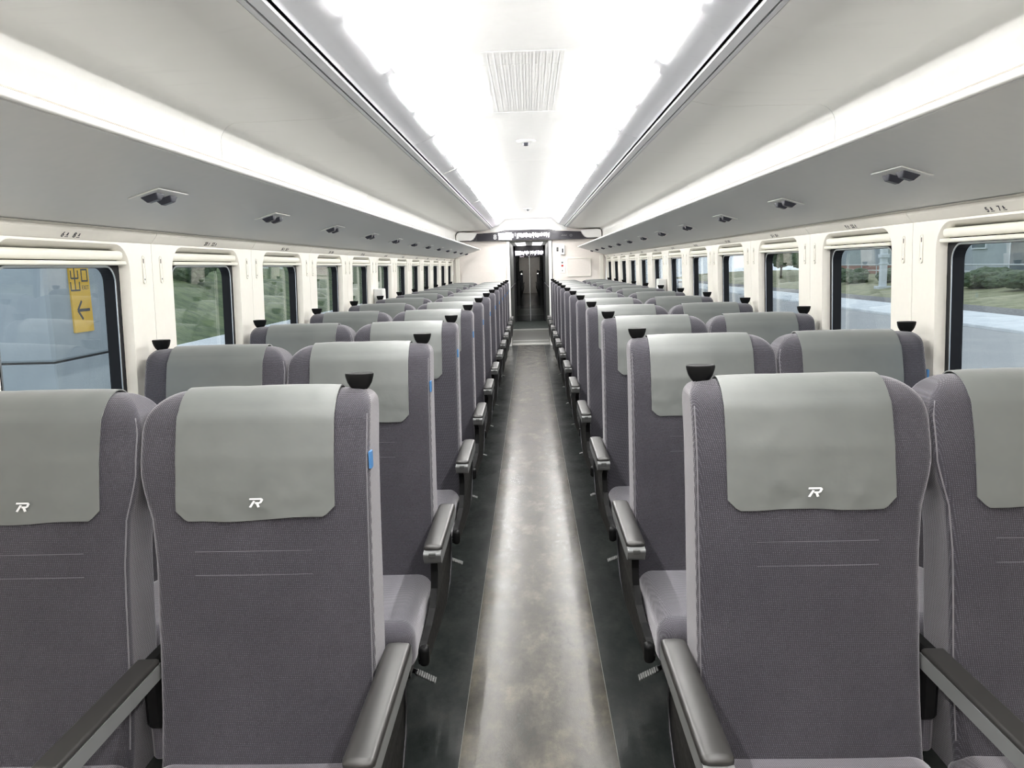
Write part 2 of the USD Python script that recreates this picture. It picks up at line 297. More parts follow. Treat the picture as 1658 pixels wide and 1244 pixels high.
for s in (-1, 1):
    wl = thing(f'wall_{SIDE[s]}', f'cream panelled side wall with a row of windows on the {SIDE[s]}', 'wall', kind='structure', fixed=True)
    mould = [(XW, 1.511), (XW - 0.006, 1.513), (1.3015, 1.536), (1.299, 1.540), (1.299, 1.547), (1.288, 1.5525), (1.40, 1.5525), (1.40, 1.511)]
    bays = [(YA, SEAM0 - 1, None)] + [(SEAM0 - 1 + k, SEAM0 + k, k) for k in range(NROW)]
    for y0, y1, k in bays:
        g = 0.0013
        outer = sbox(y0 + g, 0.0, y1 - g, 1.511)
        full = sbox(y0, 0.0, y1, 1.511)
        if k is None:
            body = cat_([prism_x(outer, XW, XW + 0.008), prism_x(full, XW + 0.006, XW + 0.08)])
        else:
            ya, yb = y0 + 0.157, y1 - 0.157
            big = rrect(ya, yb, ZB, ZT, 0.085); small = rrect(ya + 0.016, yb - 0.016, ZB + 0.016, ZT - 0.0195, 0.068)
            ring = loft([np.array([(XW + 0.0, a, b) for a, b in big]), np.array([(XW + 0.006, a + 0.004 * np.sign((ya + yb) / 2 - a), b - 0.004 * (b > 1.2)) for a, b in big]),
                         np.array([(XW + 0.028, a, b) for a, b in small]), np.array([(XW + 0.075, a, b) for a, b in small])], caps=False)
            ring.invert()
            body = cat_([prism_x(outer.difference(Polygon(big)), XW, XW + 0.008), prism_x(full.difference(Polygon(big).buffer(0.003)), XW + 0.006, XW + 0.075), ring])
        body = cat_([lean(body), prism_y(Polygon(mould), y0 + g, y1 - g)])
        pn = part('wall_panel', mirror(body, s), 'wall', wl, smooth=35)
        if k is not None:
            a, b = seat_numbers(s, k)
            glyphs, xx = [], 0.0
            for num in (a, b):
                t = meshkit.text_mesh(str(num), 0.0165, 0.0006, bold=True); t.apply_translation([xx - t.bounds[0][0], 0, 0]); glyphs.append(t); xx = t.bounds[1][0] + 0.010
                ic = cat_([bx(xx - 0.002, xx + 0.014, 0, 0.0016, 0, 0.0006), bx(xx + 0.002, xx + 0.010, 0.005, 0.008, 0, 0.0006), bx(xx + 0.0035, xx + 0.0085, 0.008, 0.0145, 0, 0.0006)])
                glyphs.append(ic); xx += 0.012 + (0.024 if num == a else 0)
            t = cat_(glyphs); wdt = t.bounds[1][0]
            d = np.array([-0.0185, 0, 0.023]); d /= np.linalg.norm(d)          # up along the slanted band
            nrm = np.array([-d[2], 0, d[0]])
            o = np.array([1.320, 0, 1.513]) + d * 0.0055 + nrm * 0.0003
            yc = y0 + 0.50
            if s > 0: t = axis_map(t, (0, -1, 0), d, nrm, (o[0], yc + wdt / 2, o[2]))
            else: t = axis_map(t, (0, 1, 0), d * [-1, 1, 1], nrm * [-1, 1, 1], (-o[0], yc - wdt / 2, o[2]))
            part('seat_number', t, 'ink', pn)
    # windows
    for k in range(NROW):
        y0 = SEAM0 - 1 + k; ya, yb = y0 + 0.173, y0 + 1 - 0.173
        n = k + 1 + (0 if s < 0 else NROW)
        w = thing(f'window_{n}', f'train window with raised cream blind and black frame, {ORD[k]} from the camera on the {SIDE[s]} wall', 'window', loc=(0, y0, 0), kind='structure', fixed=True, group=f'windows of the {SIDE[s]} wall')
        a0, a1 = 0.173, 0.827; zb, zt = ZB + 0.016, ZT - 0.0195
        outer = Polygon(rrect(a0 - 0.002, a1 + 0.002, zb - 0.002, zt + 0.002, 0.069)); inner = Polygon(rrect(a0 + 0.034, a1 - 0.034, zb + 0.03, zt - 0.055, 0.05))
        part('frame', mirror(lean(prism_x(outer.difference(inner), XW + 0.029, XW + 0.066)), s), 'rubber', w)
        ch = inner.buffer(0.007).difference(inner.buffer(0.001))
        part('frame_edge', mirror(lean(prism_x(ch, XW + 0.0265, XW + 0.0296)), s), 'chrome', w, label='thin bright metal edge')
        part('pane', mirror(lean(prism_x(Polygon(rrect(a0 + 0.03, a1 - 0.03, zb + 0.026, zt - 0.05, 0.05)), XW + 0.057, XW + 0.061)), s), 'pane', w)
        bl = part('blind', mirror(lean(rb(XW + 0.004, XW + 0.028, a0 + 0.003, a1 - 0.010, 1.4535, 1.4835, 0.0115, 20)), s), 'blind', w, smooth=40)
        part('hem_bar', mirror(lean(bx(XW - 0.001, XW + 0.022, a0 + 0.001, a1 - 0.004, 1.4375, 1.4505, 0.003)), s), 'blind', bl, smooth=30)

# roof and body skin outside (closes the carriage to the sky)
arch = [(1.43 * math.cos(t) if abs(math.cos(t)) < 0.999 else 1.43 * math.copysign(1, math.cos(t)), 1.56 + 0.86 * math.sin(t) ** 0.8) for t in np.linspace(0, math.pi, 25)]
inn = [(x * 0.985, z - 0.03 if 0 < i < 24 else z) for i, (x, z) in enumerate(arch)]
solo('roof', prism_y(Polygon(arch + inn[::-1]).buffer(0), YA - 0.1, YV + 0.2), 'roof', 'grey outer roof skin over the carriage', 'roof', kind='structure')

# ------------------------------------------------------------------ ceiling
cl = thing('ceiling', 'white arched carriage ceiling with grey coves and pale side panels', 'ceiling', kind='structure', fixed=True)
cuts = [YA, 0.4, 3.3, 6.2, 9.1, 12.0, YE]
cove = [(0.611, 2.046), (0.611, 2.060), (0.602, 2.073), (0.56, 2.087), (0.512, 2.106), (0.482, 2.129)]
riser = [(0.482, 2.129), (0.440, 2.1625), (0.396, 2.2004)]
risero = [(x, z + 0.02) for x, z in riser]
coveo = [(x, z + 0.02) for x, z in cove[1:]]
side_in = [(0.670, 2.0365), (0.776, 2.014), (0.95, 2.0115), (1.168, 2.0085)] + [(1.170 + 0.0765 * math.sin(t), 1.932 + 0.0765 * math.cos(t)) for t in np.linspace(0.05, math.pi / 2, 10)] + [(1.2465, 1.575)]
side_out = [(x + (0.012 if x > 1.2 else 0), z + 0.012) for x, z in side_in]
side_out[-1] = (1.2585, 1.575)
for y0, y1 in zip(cuts[:-1], cuts[1:]):
    part('centre_panel', bx(-0.408, 0.408, y0 + 0.001, y1 - 0.001, 2.200, 2.215), 'ceil', cl)
    for s in (-1, 1):
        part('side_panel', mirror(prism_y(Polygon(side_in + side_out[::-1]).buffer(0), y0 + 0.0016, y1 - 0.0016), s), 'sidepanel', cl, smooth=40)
ccuts = [YA, 1.7, 4.43 + 0.0, 8.55, 12.95]
for y0, y1 in zip(ccuts[:-1], ccuts[1:]):
    for s in (-1, 1):
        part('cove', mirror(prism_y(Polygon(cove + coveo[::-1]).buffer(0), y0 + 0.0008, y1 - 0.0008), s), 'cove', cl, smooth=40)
        part('cove_riser', mirror(prism_y(Polygon(riser + risero[::-1]), y0, y1 if y1 < 12.9 else YE), s), 'ceil', cl)
for s in (-1, 1):
    part('cove_end', mirror(prism_y(Polygon(cove + coveo[::-1]).buffer(0), 12.951, YE), s), 'rail', cl, smooth=40, label='darker grey end piece of the cove')
for s, y in ((-1, 5.80), (-1, 8.55)):
    rib = [(x, z - 0.0015) for x, z in cove[2:6]]
    part('joint_glint', mirror(prism_y(LineString(rib).buffer(0.0025), y - 0.006, y + 0.006), s), 'white', cl, label='white strip painted as the glint of a joint across the cove')  # bright reflection at a cove joint, painted as a white strip
for s in (-1, 1):
    tr = thing(f'trim_{1 if s < 0 else 2}', f'pair of slim grey rails along the {SIDE[s]} edge of the ceiling', 'trim', kind='structure', fixed=True)
    part('rail', mirror(prism_y([(0.6225, 2.049), (0.649, 2.0405), (0.649, 2.06), (0.6225, 2.06)], YA, YE), s), 'rail', tr)
    part('rail', mirror(prism_y([(0.6555, 2.0395), (0.6685, 2.0365), (0.6685, 2.05), (0.6555, 2.05)], YA, YE), s), 'rail', tr)

# luggage racks
for s in (-1, 1):
    lr = thing('luggage_rack', f'long grey overhead luggage rack with white front edge on the {SIDE[s]}', 'luggage rack', loc=(0, 0, 0))
    shelf = [(1.292, 1.5535), (0.842, 1.6885), (0.842, 1.7045), (1.252, 1.5830), (1.292, 1.5830)]
    part('shelf', mirror(prism_y(shelf, YA, 13.55), s), 'rack', lr)
    part('front_edge', mirror(prism_y(rrect(0.8285, 0.845, 1.6905, 1.7075, 0.0072, 5), YA, 13.56), s), 'white', lr, smooth=40, label='white rounded front edge')
    part('lip_shadow_strip', mirror(bx(0.832, 0.843, YA, 13.55, 1.7068, 1.7098), s), 'lipshadow', lr, label='thin tan strip painted as shadow on the front edge')  # painted shadow line on top of the lip

# ceiling lamps: pairs of slim diffusers along each cove
lamp = None
lamps = []
for s in (-1, 1):
    for i in range(22):
        pair, half = divmod(i, 2)
        y0 = 3.05 - 1.395 * 3 + 1.395 * pair + 0.055 + half * 0.667
        if y0 > 12.9: continue
        lamps.append((s, y0))
order = {-1: 0, 1: 0}
for s in (-1, 1):
    src = None
    for ss, y0 in [l for l in lamps if l[0] == s]:
        vis = y0 + 0.6 > 1.6
        if vis: order[s] += 1
        lab = f'glowing slim ceiling lamp in the {SIDE[s]} cove, {ORD[order[s]-1]} lit one from the camera' if vis else f'glowing slim ceiling lamp in the {SIDE[s]} cove behind the camera, {ORD[sum(1 for l in lamps if l[0] == s and l[1] < y0)]} from the rear'
        if src is None:
            src = thing('ceiling_lamp', lab, 'ceiling lamp', loc=(s * 0.4958, y0, 2.1168), group=f'lamps of the {SIDE[s]} cove')
            df = rbox([(0, 0.017, 0), (0, 0.593, 0)], 0.017, 20); v = df.vertices * [1, 1, 0.16]; cu_, su_ = 0.794, -0.608
            df.vertices = np.stack([v[:, 0] * cu_ + v[:, 2] * 0.608, v[:, 1], v[:, 0] * su_ + v[:, 2] * 0.794], 1)
            part('diffuser', mirror(df, s), 'tube', src, smooth=60)
            
        else:
            copy(src, (s * 0.4958, y0, 2.1168), lab)

# ceiling fittings
cv = thing('ceiling_vent', 'pale slatted air grille in the middle of the bright ceiling', 'vent', loc=(0, 3.1, 2.2))
part('frame', prism_y(sbox(-0.16, -0.0015, 0.16, 0.0), 0, 0.02), 'ceil', cv)
part('frame', prism_y(sbox(-0.16, -0.0015, 0.16, 0.0), 1.18, 1.2), 'ceil', cv)
for i in range(12): part('slat', bx(-0.145 + i * 0.0262, -0.145 + i * 0.0262 + 0.006, 0.02, 1.18, -0.0012, 0.0), 'ceil', cv)
for nm, y, lab in (('nearer', 5.24, 'round white ceiling detector with dark core, the nearer one'), ('farther', 11.3, 'small round white ceiling detector near the end display, the farther one')):
    d = thing('ceiling_detector', lab, 'detector', loc=(0, y, 2.2), group='ceiling detectors')
    part('base', lathe([(0, 0), (0.062, 0), (0.062, -0.006), (0.05, -0.016), (0, -0.016)]), 'lamp_plate', d, smooth=40)
    part('sensor', lathe([(0, -0.016), (0.022, -0.016), (0.017, -0.032), (0.0, -0.036)], 20), 'lamp_pod', d, smooth=40)

# reading lights under the racks
src = None
for s in (-1, 1):
    src = None
    ang = math.atan2(0.138, 0.46)
    for k in range(NROW):
        lab = f'reading light with two dark pods, {ORD[k]} from the camera under the {SIDE[s]} rack'
        Xc, yc = 1.048, 2.275 + k
        zc = 1.5535 + 0.3 * (1.292 - Xc) - 0.0016
        if src is None:
            src = thing('reading_light', lab, 'reading light', loc=(s * Xc, yc, zc), group=f'reading lights under the {SIDE[s]} rack')
            def tilt(m):
                m = m.copy(); v = m.vertices.copy(); c_, s_ = math.cos(ang), math.sin(ang)
                m.vertices = np.stack([v[:, 0] * c_ + v[:, 2] * s_, v[:, 1], -v[:, 0] * s_ + v[:, 2] * c_], 1)
                return mirror(m, s)
            part('plate', tilt(bx(-0.046, 0.046, -0.095, 0.095, -0.0035, 0.001, 0.001)), 'lamp_plate', src)
            for q in (-1, 1):
                pod = part('lamp_pod', tilt(rbox([(a * 0.020, q * 0.043 + b * 0.022, c) for a in (-1, 1) for b in (-1, 1) for c in (-0.002,)] + [(a * 0.014, q * 0.043 + b * 0.010, -0.015) for a in (-1, 1) for b in (-1, 1)], 0.0045, 10)), 'lamp_pod', src, smooth=40)
            part('switch', tilt(bx(-0.012, 0.0, -0.006, 0.006, -0.0055, -0.003, 0.001)), 'lamp_pod', src)
        else:
            copy(src, (s * Xc, yc, zc), lab)

# coat hooks: flush oval strips, two on each pillar
for s in (-1, 1):
    src = None
    for k in range(NROW):
        for q, qn in ((-1, 'nearer'), (1, 'farther')):
            y = SEAM0 + k + q * 0.064
            if y > YE - 0.1: continue
            lab = f'flush white oval coat hook, {qn} one on the {ORD[k]} pillar of the {SIDE[s]} wall'
            if src is None:
                src = thing('coat_hook', lab, 'coat hook', loc=(s * (XW - 0.0010), y, 1.4215), group=f'coat hooks of the {SIDE[s]} wall')
                pl = Polygon(rrect(-0.0085, 0.0085, -0.047, 0.047, 0.0083, 6))
                part('plate', mirror(prism_x(pl, -0.0016, 0.003), s), 'wall', src)
                part('rim', mirror(prism_x(pl.buffer(0.0012).difference(pl.buffer(-0.0012)), -0.0026, 0.0028), s), 'blind', src)
                part('slot', mirror(prism_x(rrect(-0.003, 0.003, 0.022, 0.038, 0.0028, 4), -0.0022, 0.0), s), 'slotbrown', src)
                part('screw', mirror(prism_x(rrect(-0.003, 0.003, -0.036, -0.030, 0.0028, 4), -0.0022, 0.0), s), 'padgrey', src)
            else:
                copy(src, (s * (XW - 0.0010), y, 1.4215), lab)

# white boxes on two pillars
for s, y, lab in ((-1, SEAM0 + 4, 'narrow white upright box on a pillar of the left wall'), (1, SEAM0 + 5, 'narrow white upright box on a pillar of the right wall')):
    b = thing('wall_box', lab, 'box', loc=(s * XW, y, 1.13), group='white boxes on the pillars')
    part('body', mirror(bx(-0.075, 0.004, -0.07, 0.07, -0.14, 0.11, 0.006), s), 'white', b, smooth=30)
    part('lock', mirror(prism_x(rrect(-0.012, 0.012, -0.06, -0.036, 0.011, 5), -0.080, -0.074), s), 'darkmetal', b)

# ------------------------------------------------------------------ far end wall, header, doorway
we = thing('wall_end', 'pinkish cream end wall around the doorway at the far end', 'wall', kind='structure', fixed=True)
for s in (-1, 1):
    part('wall_panel', mirror(bx(0.392, 1.33, YE, YE + 0.12, 0, 2.3), s), 'endwall', we)
part('wall_panel', bx(-0.392, 0.392, YE, YE + 0.12, 1.83, 2.0), 'endwall', we)
part('gable', bx(-0.66, 0.66, YE - 0.004, YE + 0.1, 2.0, 2.3), 'white', we, label='gable above the header with lamp glare painted white')  # end wall turned white here: lamp glare put into the colour
for s in (-1, 1):
    solo(f'trim_{3 if s < 0 else 4}', mirror(bx(1.215, 1.285, YE - 0.05, YE, 0, 1.552, 0.008), s), 'wall', f'cream corner post at the {SIDE[s]} end of the far wall', 'trim', kind='structure')
lp = solo('end_panel', prism_y(Polygon(rrect(-1.18, -0.60, 0.72, 1.318, 0.06)), YE - 0.021, YE - 0.001), 'endwall', 'raised pinkish lower panel on the far wall left of the doorway', 'panel')
wr = thing('wall_rear', 'cream end wall behind the camera', 'wall', kind='structure', fixed=True)
part('wall_panel', bx(-1.33, 1.33, YA - 0.1, YA, 0, 2.3), 'endwall', wr)

d1 = thing('door_1', 'open doorway with pale jambs at the far end of the aisle', 'door', loc=(0, YE, 0), kind='structure', fixed=True)
for s in (-1, 1):
    part('jamb', mirror(bx(0.338, 0.392, -0.03, 0.15, 0, 1.83, 0.004), s), 'white', d1)
part('jamb_line', bx(0.392, 0.402, -0.012, 0.0, 0, 1.83), 'darkmetal', d1, label='dark gap beside the right jamb')
part('sill', bx(-0.338, 0.338, 0.36, 0.48, -0.02, 0.006, 0.002), 'white', d1)
part('sill', bx(-0.338, 0.338, 0.96, 1.08, -0.02, 0.006, 0.002), 'white', d1)

def header(y, sgn, name, label):
    h = thing(name, label, 'display header', loc=(0, y, 0))
    prof = [(-1.19, 1.842), (1.19, 1.832), (1.19, 1.93), (0.88, 1.962), (0.47, 1.985), (0.36, 2.012), (-0.42, 2.012), (-0.53, 1.985), (-0.88, 1.966), (-1.19, 1.93)]
    part('panel', prism_y(Polygon(prof), -0.09 if sgn > 0 else 0.0, 0.0 if sgn > 0 else 0.09), 'header', h)
    return h
hd = header(YE, 1, 'display_header', 'black header panel with glowing display over the far doorway')
sc = part('screen', bx(-0.525, 0.385, -0.097, -0.088, 1.848, 1.978, 0.003), 'header', hd)
bars, r2 = [], random.Random(3)
def block(x0, x1, ragged, solid=False, zlo=1.868, zhi=1.964):
    x = x0
    while x < x1 - 0.004:
        w_ = min(0.017, x1 - x); lo = zlo + (0 if solid else r2.uniform(0, ragged)); hi = zhi - (0 if solid else r2.uniform(0, ragged * 0.45))
        bars.append(bx(x, x + w_ * 0.96, -0.0995, -0.0955, lo, hi)); x += w_
block(-0.52, -0.29, 0.0, True, 1.852, 1.972); block(-0.29, -0.262, 0.05); block(-0.235, -0.222, 0.07); block(-0.205, 0.045, 0.035); block(0.06, 0.36, 0.04)
part('lit_text', cat_(bars), 'led', sc, label='glowing washed-out white text')
t8 = meshkit.text_mesh('8', 0.075, 0.004, bold=True)
part('car_number', axis_map(t8, (1, 0, 0), (0, 0, 1), (0, -1, 0), (-0.615, -0.0895, 1.868)), 'emblem', hd, label='white car number 8')
mk = [bx(0.56 + i * 0.016, 0.57 + i * 0.016, -0.093, -0.0895, 1.895, 1.905 + 0.01 * (i % 2)) for i in range(6)]
ringm = prism_y(Polygon(rrect(-0.022, 0.022, -0.022, 0.022, 0.0215, 6)).difference(Polygon(rrect(-0.013, 0.013, -0.013, 0.013, 0.0125, 6))), -0.093, -0.0895); ringm.apply_translation([0.725, 0, 1.900])
part('small_print', cat_(mk + [ringm]), 'padgrey', hd, label='small grey print and round symbol')
for s in (-1, 1):
    cap = [(0.885, 1.974), (1.17, 1.990), (1.215, 1.975), (1.23, 1.93), (1.23, 1.852), (1.0, 1.852), (0.955, 1.868), (0.925, 1.905)]
    part('end_cap', mirror(prism_y(Polygon(cap).buffer(-0.008).buffer(0.008), -0.30, -0.085), s), 'white', hd, smooth=30, label='pale rounded end cap')
hr = header(YA, -1, 'display_header', 'black header panel with glowing display on the wall behind the camera')
bars = []; block(-0.5, -0.29, 0.0, True, 1.852, 1.972); block(-0.25, 0.36, 0.04)
tb = cat_(bars); tb.vertices = tb.vertices * [1, -1, 1]; tb.invert()
part('lit_text', tb, 'led', hr, label='glowing washed-out white text')

# fittings on the end wall, right of the doorway
cb = thing('control_box', 'small white control box with dark slot on the far end wall', 'control box', loc=(0.58, YE, 1.66))
part('body', bx(-0.038, 0.038, -0.05, 0, -0.085, 0.085, 0.006), 'white', cb)
part('slot', bx(-0.010, 0.010, -0.052, -0.049, -0.05, 0.02), 'darkmetal', cb)
ks = thing('wall_switch', 'tiny dark key switch beside the white control box', 'switch', loc=(0.495, YE, 1.67))
part('plate', bx(-0.016, 0.016, -0.008, 0, -0.035, 0.035, 0.002), 'darkmetal', ks)
part('key_slot', bx(-0.004, 0.004, -0.011, -0.007, -0.012, 0.012), 'padgrey', ks)
sg = thing('notice_sign', 'small white notice with a red mark on the end wall', 'sign', loc=(0.572, YE, 1.38))
part('plate', bx(-0.05, 0.05, -0.006, 0, -0.12, 0.12, 0.002), 'white', sg)
part('red_mark', prism_y(Polygon(rrect(-0.018, 0.018, -0.01, 0.022, 0.008, 4)), -0.008, -0.0055), 'redink', sg, label='red mark')
part('grey_mark', prism_y(Polygon(rrect(-0.015, 0.015, 0.045, 0.075, 0.012, 4)), -0.008, -0.0055), 'padgrey', sg)
part('grey_mark', prism_y(Polygon(rrect(-0.008, 0.008, -0.09, -0.07, 0.006, 4)), -0.008, -0.0055), 'padgrey', sg)
fr = thing('framed_panel', 'blank cream panel in a thin frame on the far end wall', 'panel', loc=(0.862, YE, 1.355))
fo = Polygon(rrect(-0.207, 0.207, -0.16, 0.16, 0.01, 4))
part('board', prism_y(fo.buffer(-0.01), -0.010, 0), 'endwall', fr)
part('frame', prism_y(fo.difference(fo.buffer(-0.013)), -0.018, 0), 'wall', fr)

# passage beyond the doorway, ending in a dark glass door
pg = thing('vestibule', 'dim grey passage beyond the doorway', 'passage', kind='structure', fixed=True)
part('passage_floor', bx(-0.5, 0.5, YE + 0.15, 17.53, -0.05, 0.0), 'sillfloor', pg, label='pale floor')
part('passage_floor', bx(-0.75, 0.75, 17.53, YV + 8.1, -0.05, 0.0), 'vestfloor', pg, label='dark green-grey floor')
for s in (-1, 1):
    part('passage_wall', mirror(bx(0.395, 0.47, YE + 0.12, YV, 0, 2.1), s), 'vest', pg)
    part('passage_wall', mirror(bx(0.60, 0.66, YV + 0.1, YV + 8, 0, 2.1), s), 'vest', pg)
    part('handrail', mirror(tube([(0.365, YE + 0.6, 0.98), (0.365, YV - 0.4, 0.98)], 0.014), s), 'darkmetal', pg)
part('passage_ceiling', bx(-0.7, 0.7, YE + 0.12, YV + 8, 1.90, 1.95), 'ceil', pg)
part('passage_end', bx(-0.7, 0.7, YV + 8, YV + 8.06, 0, 2.1), 'header', pg)
part('threshold', bx(-0.394, 0.394, 17.25, 17.58, -0.02, 0.004, 0.001), 'white', pg, label='white threshold strip')
for s in (-1, 1): part('passage_lamp', mirror(bx(0.08, 0.30, 17.2, 19.7, 1.893, 1.901, 0.003), s), 'vlamp', pg, label='lit ceiling lamp')
d2 = thing('door_2', 'dark glass sliding door at the end of the passage', 'door', loc=(0, YV, 0), kind='structure', fixed=True)
for s in (-1, 1):
    part('door_frame', mirror(bx(0.35, 0.40, -0.03, 0.05, 0, 1.90, 0.003), s), 'darkmetal', d2)
    part('door_glass', mirror(bx(0.006, 0.352, 0.0, 0.01, 0.01, 1.645), s), 'doorglass', d2)
part('door_stile', bx(-0.006, 0.006, -0.01, 0.02, 0.01, 1.645), 'chrome', d2)
part('lintel', bx(-0.40, 0.40, -0.03, 0.10, 1.645, 1.90), 'header', d2)
d2d = thing('door_display', 'small lit text display over the dark glass door', 'display', loc=(0, YV - 0.03, 1.72))
part('screen', bx(-0.37, 0.37, -0.03, 0, -0.075, 0.075, 0.004), 'header', d2d)
bars = []
for i in range(44):
    x = -0.355 + i * 0.0162
    if r2.random() < 0.1 and i > 8: continue
    bars.append(bx(x, x + 0.0145, -0.034, -0.029, -0.06 + r2.uniform(0, 0.045) * (i > 8), 0.06 - r2.uniform(0, 0.03) * (i > 8)))
part('lit_text', cat_(bars), 'led2', d2d, label='glowing lavender-white text')
for s in (-1, 1):
    l_ = thing('door_glint', f'tiny glowing dot added as a reflection on the dark glass door, {SIDE[s]} one', 'lamp', loc=(s * 0.205, YV - 0.012, 1.2), group='added reflection dots at the glass door')  # no lamp here: added glowing dots imitate reflections in the glass
    part('glint_bead', trimesh.creation.icosphere(2, 0.016), 'spot', l_, smooth=True)
    part('bead_mount', lathe([(0, -0.02), (0.014, -0.02), (0.018, -0.012), (0.012, -0.008), (0, -0.008)], 16), 'darkmetal', l_)

# ------------------------------------------------------------------ seats
ZTOP = 1.150
def ipl(z, tab): return np.interp(z, [t[0] for t in tab], [t[1] for t in tab])
FRONT = [(0.34, 1.462), (0.42, 1.487), (0.5, 1.503), (0.6, 1.517), (0.72, 1.530), (0.85, 1.546), (0.95, 1.558), (1.02, 1.570), (1.09, 1.592), (1.15, 1.61)]
BACK = [(0.34, 1.60), (0.6, 1.648), (0.9, 1.678), (1.02, 1.695), (1.09, 1.716), (1.15, 1.73)]
RT = 0.062
def front_back(z):
    if z <= ZTOP - RT: return ipl(z, FRONT), ipl(z, BACK)
    f0, b0 = ipl(ZTOP - RT, FRONT), ipl(ZTOP - RT, BACK); c = (f0 + b0) / 2 + (z - ZTOP + RT) * 0.25; h = (b0 - f0) / 2
    t = (z - ZTOP + RT) / RT; q = math.sqrt(max(0, 1 - t * t))
    return c - h * q, c + h * q
def x_edges(z):                    # handle side is +x
    hi = 0.240
    inner = ipl(z, [(0.34, 0.212), (0.80, 0.212), (0.90, 0.219), (0.945, 0.232), (0.99, 0.241), (1.15, 0.241)])
    def sh(e, R):
        t = (z - (ZTOP - R)) / R
        return e if t <= 0 else e - R * (1 - math.sqrt(max(0, 1 - t * t)))
    return -sh(inner, 0.075), sh(hi, 0.034)
def section(z, n=6, r=0.017):
    xl, xr = x_edges(z); f, b = front_back(z); h = max((b - f) / 2, 1e-4); rr = min(r, h * 0.95); pts = []
    W = xr - xl
    crown = lambda x: -0.006 * (1 - ((x - (xl + xr) / 2) / (W / 2)) ** 2) * min(1, h / 0.05)
    for (cx, cy_, t0) in ((xl + rr, f + rr, 180), (xr - rr, f + rr, 270), (xr - rr, b - rr, 0), (xl + rr, b - rr, 90)):
        for k in range(n + 1):
            t = math.radians(t0 + 90 * k / n); x, y = cx + rr * math.cos(t), cy_ + rr * math.sin(t)
            pts.append((x, y, z))
        if t0 in (180, 90):        # extra points along front/back
            y_ = f if t0 == 180 else b; xs = np.linspace(xl + rr, xr - rr, 12)[1:-1]
            for x in (xs if t0 == 180 else []): pts.append((x, f + crown(x), z))
    return np.array(pts)
zs = list(np.linspace(0.35, 0.90, 14)) + list(np.linspace(0.92, ZTOP - RT, 10)) + [ZTOP - RT + RT * math.sin(t) for t in np.linspace(0.12, math.pi / 2 - 0.02, 12)]
BACKREST = loft([section(z) for z in zs])

def profile_pts(z_lo_front, z_lo_back):
    P = [(front_back(z)[0], z) for z in np.linspace(z_lo_front, ZTOP - RT, 22)]
    P += [(front_back(ZTOP - RT + RT * math.sin(t))[0], ZTOP - RT + RT * math.sin(t)) for t in np.linspace(0.1, math.pi / 2 - 0.001, 10)]
    P += [(front_back(ZTOP - RT + RT * math.sin(t))[1], ZTOP - RT + RT * math.sin(t)) for t in np.linspace(math.pi / 2 - 0.05, 0, 9)]
    P += [(front_back(z)[1], z) for z in np.linspace(ZTOP - RT - 0.01, z_lo_back, 8)]
    return np.array(P)

def make_cover(seed, xa, xb, sag):
    P = profile_pts(0.897, 0.93); T = np.gradient(P, axis=0); T /= np.linalg.norm(T, axis=1, keepdims=True)
    N = np.stack([-T[:, 1], T[:, 0]], 1)                     # outward for a path going up the front
    nx = 40; U = np.linspace(0, 1, nx); xm, wx = (xa + xb) / 2, (xb - xa) / 2
    XX = xa + (xb - xa) * U[None, :] + 0 * P[:, :1]; SS = np.concatenate([[0], np.cumsum(np.linalg.norm(np.diff(P, axis=0), axis=1))])[:, None] + 0 * XX
    W1 = meshkit.fbm(np.stack([XX * 9 + seed * 7.3, SS * 12 - XX * 6, 0 * XX + seed * 1.7], -1), 3) - 0.5
    W2 = meshkit.fbm(np.stack([XX * 20 + SS * 16 + seed, SS * 24 - XX * 9, 0 * XX + 3.1 * seed], -1), 2) - 0.5
    top, bot = [], []
    for i, (p, n_) in enumerate(zip(P, N)):
        row, row2 = [], []
        for j, u in enumerate(U):
            x = xa + (xb - xa) * u; z, y = p[1], p[0]; low = max(0.0, 1 - (p[1] - 0.897) / 0.11)
            if i < 8:                                          # lower corners cut off, slight sag of the hem
                e = min(x - xa, xb - x); lift = max(0.0, 0.022 - e)
                z0 = 0.897 + lift + sag * (2 * u - 1) + 0.002 * math.sin(u * 9 + seed)
                z = z0 + (P[8][1] - z0) * i / 8; y = front_back(z)[0]
            fall = 1 - abs((x - xm) / wx) ** 4
            crown = 0.006 * (1 - (x / 0.235) ** 2) if i < 24 else 0.002 * fall
            wr = (0.008 * W1[i, j] + 0.010 * low * W2[i, j]) * (0.35 + 0.65 * fall) + 0.002 * low
            t_ = min(1.0, max(0.0, (i - 10) / 10.0)); wr = wr * (1 - t_) + (0.0034 + 0.45 * wr) * t_
            off = 0.0036 + crown + wr
            row.append((x, y + n_[0] * off, z + n_[1] * off)); row2.append((x, y + n_[0] * (off - 0.0026), z + n_[1] * (off - 0.0026)))
        top.append(row); bot.append(row2)
    top, bot = np.array(top), np.array(bot); R_, C_ = top.shape[:2]
    v = np.vstack([top.reshape(-1, 3), bot.reshape(-1, 3)]); nn = R_ * C_; f = []
    idx = lambda i, j: i * C_ + j
    for i in range(R_ - 1):
        for j in range(C_ - 1):
            a, b, c, d = idx(i, j), idx(i, j + 1), idx(i + 1, j + 1), idx(i + 1, j)
            f += [(a, b, c), (a, c, d), (nn + a, nn + c, nn + b), (nn + a, nn + d, nn + c)]
    ring = [idx(0, j) for j in range(C_)] + [idx(i, C_ - 1) for i in range(1, R_)] + [idx(R_ - 1, j) for j in range(C_ - 2, -1, -1)] + [idx(i, 0) for i in range(R_ - 2, 0, -1)]
    for a, b in zip(ring, ring[1:] + ring[:1]): f += [(a, nn + a, nn + b), (a, nn + b, b)]
    m = trimesh.Trimesh(v, np.array(f), process=False)
    if m.volume < 0: m.invert()
    return m

